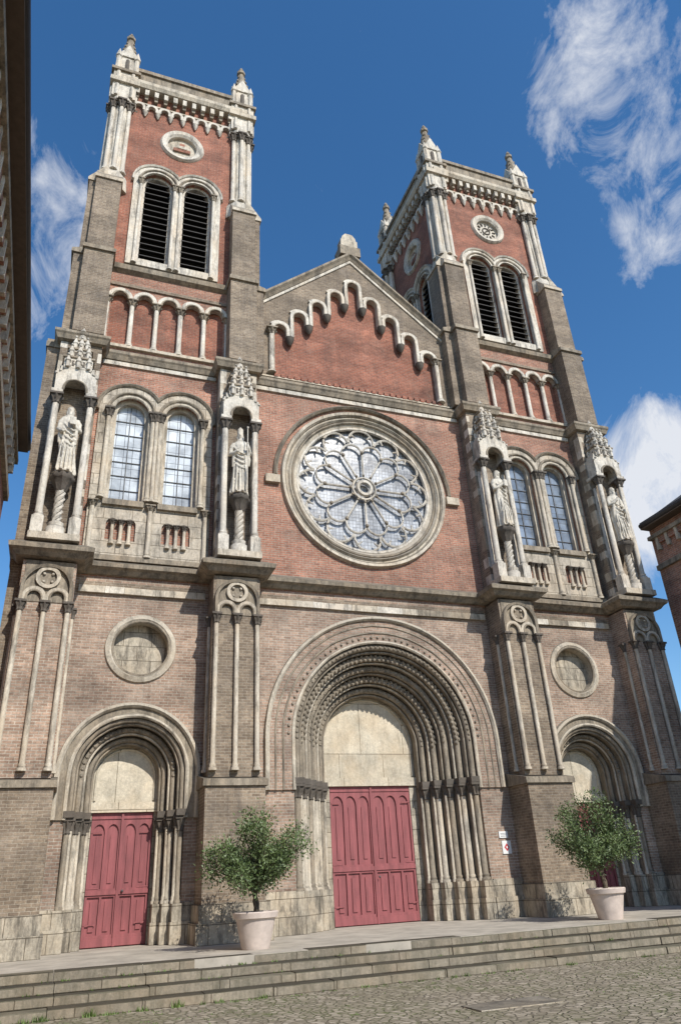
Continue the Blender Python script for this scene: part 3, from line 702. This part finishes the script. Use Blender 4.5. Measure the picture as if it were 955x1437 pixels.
# ------------------------------------------------------------------ STATUES
def statue(idx,b,var):
    W='statue%d/'%idx;rnd=random.Random(idx*5+1);h=2.38;z0=12.22;yc=-1.02
    TM.append(Matrix.Translation((b,yc,z0))@Matrix.Rotation([.1,-.2,.25,-.1][var],4,'Z')@Matrix.Diagonal((h*.84,h*.9,h,1)))
    prof=[(0,.125,.105),(.02,.135,.11),(.12,.122,.1),(.3,.112,.092),(.42,.118,.092),(.52,.112,.088),(.6,.094,.075),(.68,.1,.078),(.76,.116,.08),(.81,.12,.07),(.84,.085,.055),(.86,.045,.042),(.885,.038,.038)]
    n=44;vs=[];fs=[];ph=rnd.uniform(0,6)
    for t,rx,ry in prof:
        am=.15*max(0,1-t/.8)+.02;sh=.02*math.sin(t*5+ph)
        for i in range(n):
            a=2*pi*i/n;f=1+am*math.cos(9*a+ph+t*3)+am*.6*math.cos(5*a-t*6)
            vs.append((sh+rx*f*math.cos(a),ry*f*math.sin(a),t))
    for j in range(len(prof)-1):
        for i in range(n): fs.append((j*n+i,j*n+(i+1)%n,(j+1)*n+(i+1)%n,(j+1)*n+i))
    fs.append(tuple(range(n))[::-1]);fs.append(tuple((len(prof)-1)*n+i for i in range(n)))
    p=W+'figure';m='statue'
    add(vs,fs,p,m,True)
    hc=(.02*math.sin(4.6+ph),-.008,.935)
    ball(hc,(.047,.052,.065),p,m,14,10)
    ball((hc[0],hc[1]-.052,hc[2]-.006),(.009,.016,.018),p,m)
    for s in (-1,1):
        ball((hc[0]+s*.046,hc[1],hc[2]-.005),(.008,.013,.017),p,m)
        ball((hc[0]+s*.018,hc[1]-.044,hc[2]+.02),(.014,.01,.006),p,m)
        ball((hc[0]+s*.04,hc[1]+.015,hc[2]-.03),(.022,.035,.05),p,m)
    ball((hc[0],hc[1]+.012,hc[2]+.02),(.052,.053,.055),p,m,12,8)
    if var in (0,3): ball((hc[0],hc[1]-.035,hc[2]-.06),(.03,.03,.05),p,m)
    if var==1: rev(hc[0],hc[1],[(hc[2]+.03,.05),(hc[2]+.1,.05),(hc[2]+.15,.006)],p,m,10)
    poses={0:((.15,-.04,.63),(.03,-.12,.7),(-.15,-.02,.63),(-.09,-.12,.57)),
           1:((.16,-.02,.64),(.12,-.14,.72),(-.15,-.03,.62),(-.03,-.13,.64)),
           2:((.15,-.03,.62),(.02,-.12,.72),(-.15,-.03,.62),(-.02,-.12,.71)),
           3:((.16,-.02,.62),(.13,-.1,.5),(-.15,-.04,.64),(-.02,-.13,.72))}[var]
    for s,(e,hd) in ((1,poses[:2]),(-1,poses[2:])):
        tube([(s*.09,0,.8),((s*.13),-.005,.74),e,((e[0]+hd[0])/2,(e[1]+hd[1])/2,(e[2]+hd[2])/2-.01),hd],[.045,.045,.038,.034,.026],p,m,10)
        ball(hd,(.019,.014,.024),p,m)
        for f in range(5):
            q=(f-2)*.009;L=.03-.004*abs(f-2)
            tube([(hd[0]+q,hd[1]-.008,hd[2]+.012),(hd[0]+q,hd[1]-.02,hd[2]+.012+L*.6),(hd[0]+q*.8-s*.006,hd[1]-.01,hd[2]+.012+L)],.0055,p,m,5)
        tube([((e[0]+hd[0])/2,(e[1]+hd[1])/2+.01,e[2]+.01),((e[0]*.6+hd[0]*.4),e[1]-.01,e[2]-.1),((e[0]*.7+hd[0]*.3),e[1],e[2]-.2)],[.028,.03,.012],p,m,8)
    for q in range(4):
        zz=.62-.075*q;tube([(-.1,-.04,zz+.12),(-.03,-.1,zz+.02),(.05,-.105,zz-.02),(.115,-.04,zz+.04)],.013,p,m,6)
    for q in range(5):
        xx=-.085+.043*q;tube([(xx,-.088,.46-.02*q),(xx*1.15,-.112,.25),(xx*1.3,-.118 if abs(xx)<.07 else -.088,.02)],[.008,.015,.018],p,m,6)
    for s in (-1,1): ball((s*.05,-.125,.015),(.026,.045,.018),p,m)
    if var in (0,2): box(-.02,.07,-.165,-.13,.66,.78,p,m)
    if var in (1,3):
        hx=poses[1][0];tube([(hx,poses[1][1]-.01,.02),(hx,poses[1][1]-.01,1.0)],.01,p,m,6);ball((hx,poses[1][1]-.01,1.0),.02,p,m)
    rev(0,0,[(-.005,.15),(.01,.15)],p,m,8)
    TM.pop()
for i,b in enumerate(BX): statue(i,b,i)
# ------------------------------------------------------------------ build objects
TOP={'brick_building_east':'brick_building','notice_sign_red':'notice_sign','potted_olive_tree_b':'potted_olive_tree','statue0':'statue','statue1':'statue','statue2':'statue','statue3':'statue'}
LOC={'potted_olive_tree':(-4.9,-3.5,0),'potted_olive_tree_b':(4.15,-3.65,0),'brick_building':(-14.8,-12,-.6),'brick_building_east':(14.8,-8,-.6),'notice_sign':(3.62,0,2.2),'notice_sign_red':(3.68,0,1.85),'stone_slab':(-2.4,-9.4,-.6)}
for i,b in enumerate(BX): LOC['statue%d'%i]=(b,-1.02,12.22)
par={}
single={'ground','stone_steps','platform_pavement','weeds','stone_slab','statue0','statue1','statue2','statue3'}
JIT={'stone_w':.014,'stone_d':.012,'stone_p':.008,'plinth':.012,'stone_k':.01}
for (part,mat,sm),(V,F) in G.items():
    top,ch=part.split('/')
    if mat in JIT and not top.startswith('statue') and 'tympanum' not in ch:
        j=JIT[mat];V2=[]
        for v in V:
            nv=mnoise.noise_vector(Vector(v)*4.3);V2.append((v[0]+nv.x*j,v[1]+nv.y*j*.6,v[2]+nv.z*j))
        V=V2
    me=bpy.data.meshes.new(ch);me.from_pydata(V,[],F)
    nm=TOP.get(top,top)
    if top in single: ob=bpy.data.objects.new(nm,me)
    else: ob=bpy.data.objects.new(ch,me)
    sc.collection.objects.link(ob);me.materials.append(M[mat])
    bm=bmesh.new();bm.from_mesh(me)
    if top!='ground' and ch not in('foliage','blades'): bmesh.ops.recalc_face_normals(bm,faces=bm.faces)
    bm.to_mesh(me);bm.free()
    if sm:
        for p in me.polygons: p.use_smooth=True
        if not top.startswith('statue'):
            try: me.set_sharp_from_angle(angle=math.radians(50))
            except Exception: pass
    if top in single:
        par.setdefault('S_'+top,[]).append(ob);continue
    if top not in par:
        e=bpy.data.objects.new(nm,None);e.location=LOC.get(top,(0,0,0));sc.collection.objects.link(e);par[top]=e
    e=par[top];ob.parent=e;ob.matrix_parent_inverse=Matrix.Translation(LOC.get(top,(0,0,0))).inverted()
for k,l in par.items():
    if k.startswith('S_statue'):
        base=l[0]
        bm=bmesh.new()
        for o in l: bm.from_mesh(o.data)
        loc=Vector(LOC[k[2:]])
        bmesh.ops.translate(bm,verts=bm.verts,vec=-loc)
        bm.to_mesh(base.data);bm.free();base.location=loc
        for o in l[1:]: bpy.data.objects.remove(o)
        md=base.modifiers.new('fuse','REMESH');md.mode='VOXEL';md.voxel_size=.02;md.use_smooth_shade=True
# ------------------------------------------------------------------ camera
cx,cy,cz=-9.184,-20.926,1.180
y=math.radians(21.222);t=math.radians(27.012);r=math.radians(-3.24)
F=Vector((math.sin(y)*math.cos(t),math.cos(y)*math.cos(t),math.sin(t)));ri=Vector((math.cos(y),-math.sin(y),0));up=ri.cross(F)
R=ri*math.cos(r)+up*math.sin(r);U=up*math.cos(r)-ri*math.sin(r)
cd=bpy.data.cameras.new('camera');cam=bpy.data.objects.new('camera',cd);sc.collection.objects.link(cam)
cam.matrix_world=Matrix(((R.x,U.x,-F.x,cx),(R.y,U.y,-F.y,cy),(R.z,U.z,-F.z,cz),(0,0,0,1)))
cd.sensor_fit='HORIZONTAL';cd.sensor_width=36;cd.lens=36*1016.465/955;cd.clip_end=2000;cd.clip_start=.05
sc.camera=cam
# ------------------------------------------------------------------ light
el=math.radians(42);az=math.radians(162)
sd=Vector((math.sin(az)*math.cos(el),math.cos(az)*math.cos(el),math.sin(el)))
ld=bpy.data.lights.new('sun','SUN');ld.energy=5.0;ld.angle=math.radians(.5);ld.color=(1,.95,.87)
lo=bpy.data.objects.new('sun',ld);sc.collection.objects.link(lo);lo.rotation_euler=sd.to_track_quat('Z','Y').to_euler();lo.location=(0,-40,60)
w=bpy.data.worlds.new('World');sc.world=w;w.use_nodes=True;nt=w.node_tree;bg=nt.nodes['Background']
sky=N(nt,'ShaderNodeTexSky');sky.sky_type='NISHITA';sky.sun_disc=False;sky.sun_elevation=el;sky.sun_rotation=az;sky.air_density=1.0;sky.dust_density=.4;sky.ozone_density=2.0
hs=N(nt,'ShaderNodeHueSaturation');hs.inputs['Saturation'].default_value=1.28;hs.inputs['Value'].default_value=1.45;lk(nt,sky.outputs[0],hs.inputs['Color'])
tc=N(nt,'ShaderNodeTexCoord');co=tc.outputs['Generated']
def blob(v,ri_,ro):
    d=N(nt,'ShaderNodeVectorMath',operation='DOT_PRODUCT');lk(nt,co,d.inputs[0]);d.inputs[1].default_value=Vector(v).normalized()
    m=N(nt,'ShaderNodeMapRange',interpolation_type='SMOOTHSTEP');lk(nt,d.outputs['Value'],m.inputs[0])
    m.inputs[1].default_value=math.cos(math.radians(ro));m.inputs[2].default_value=math.cos(math.radians(ri_));return m.outputs[0]
bl=None
for v,a,b,k in (((.495,.361,.785),0,8,.30),((.548,.391,.738),0,5.5,.24),((.594,.440,.674),0,5,.26),((.677,.607,.416),0,9,.52),((-.095,.68,.727),0,9,.26),((-.15,.73,.66),0,8,.22)):
    q=math_(nt,'MULTIPLY',blob(v,a,b),k);bl=q if bl is None else math_(nt,'MAXIMUM',bl,q)
nz=noise(nt,co,11,12,.66,(1.5,1,.75),.5)
sm=math_(nt,'ADD',nz,bl)
cl=ramp(nt,sm,[(.68,0.),(.80,.35),(1.,.92)])
mx=mix(nt,cl,hs.outputs[0],(7.2,7.4,7.8))
lk(nt,mx,bg.inputs[0]);bg.inputs[1].default_value=.115
sc.view_settings.view_transform='Standard';sc.view_settings.look='None';sc.view_settings.exposure=0
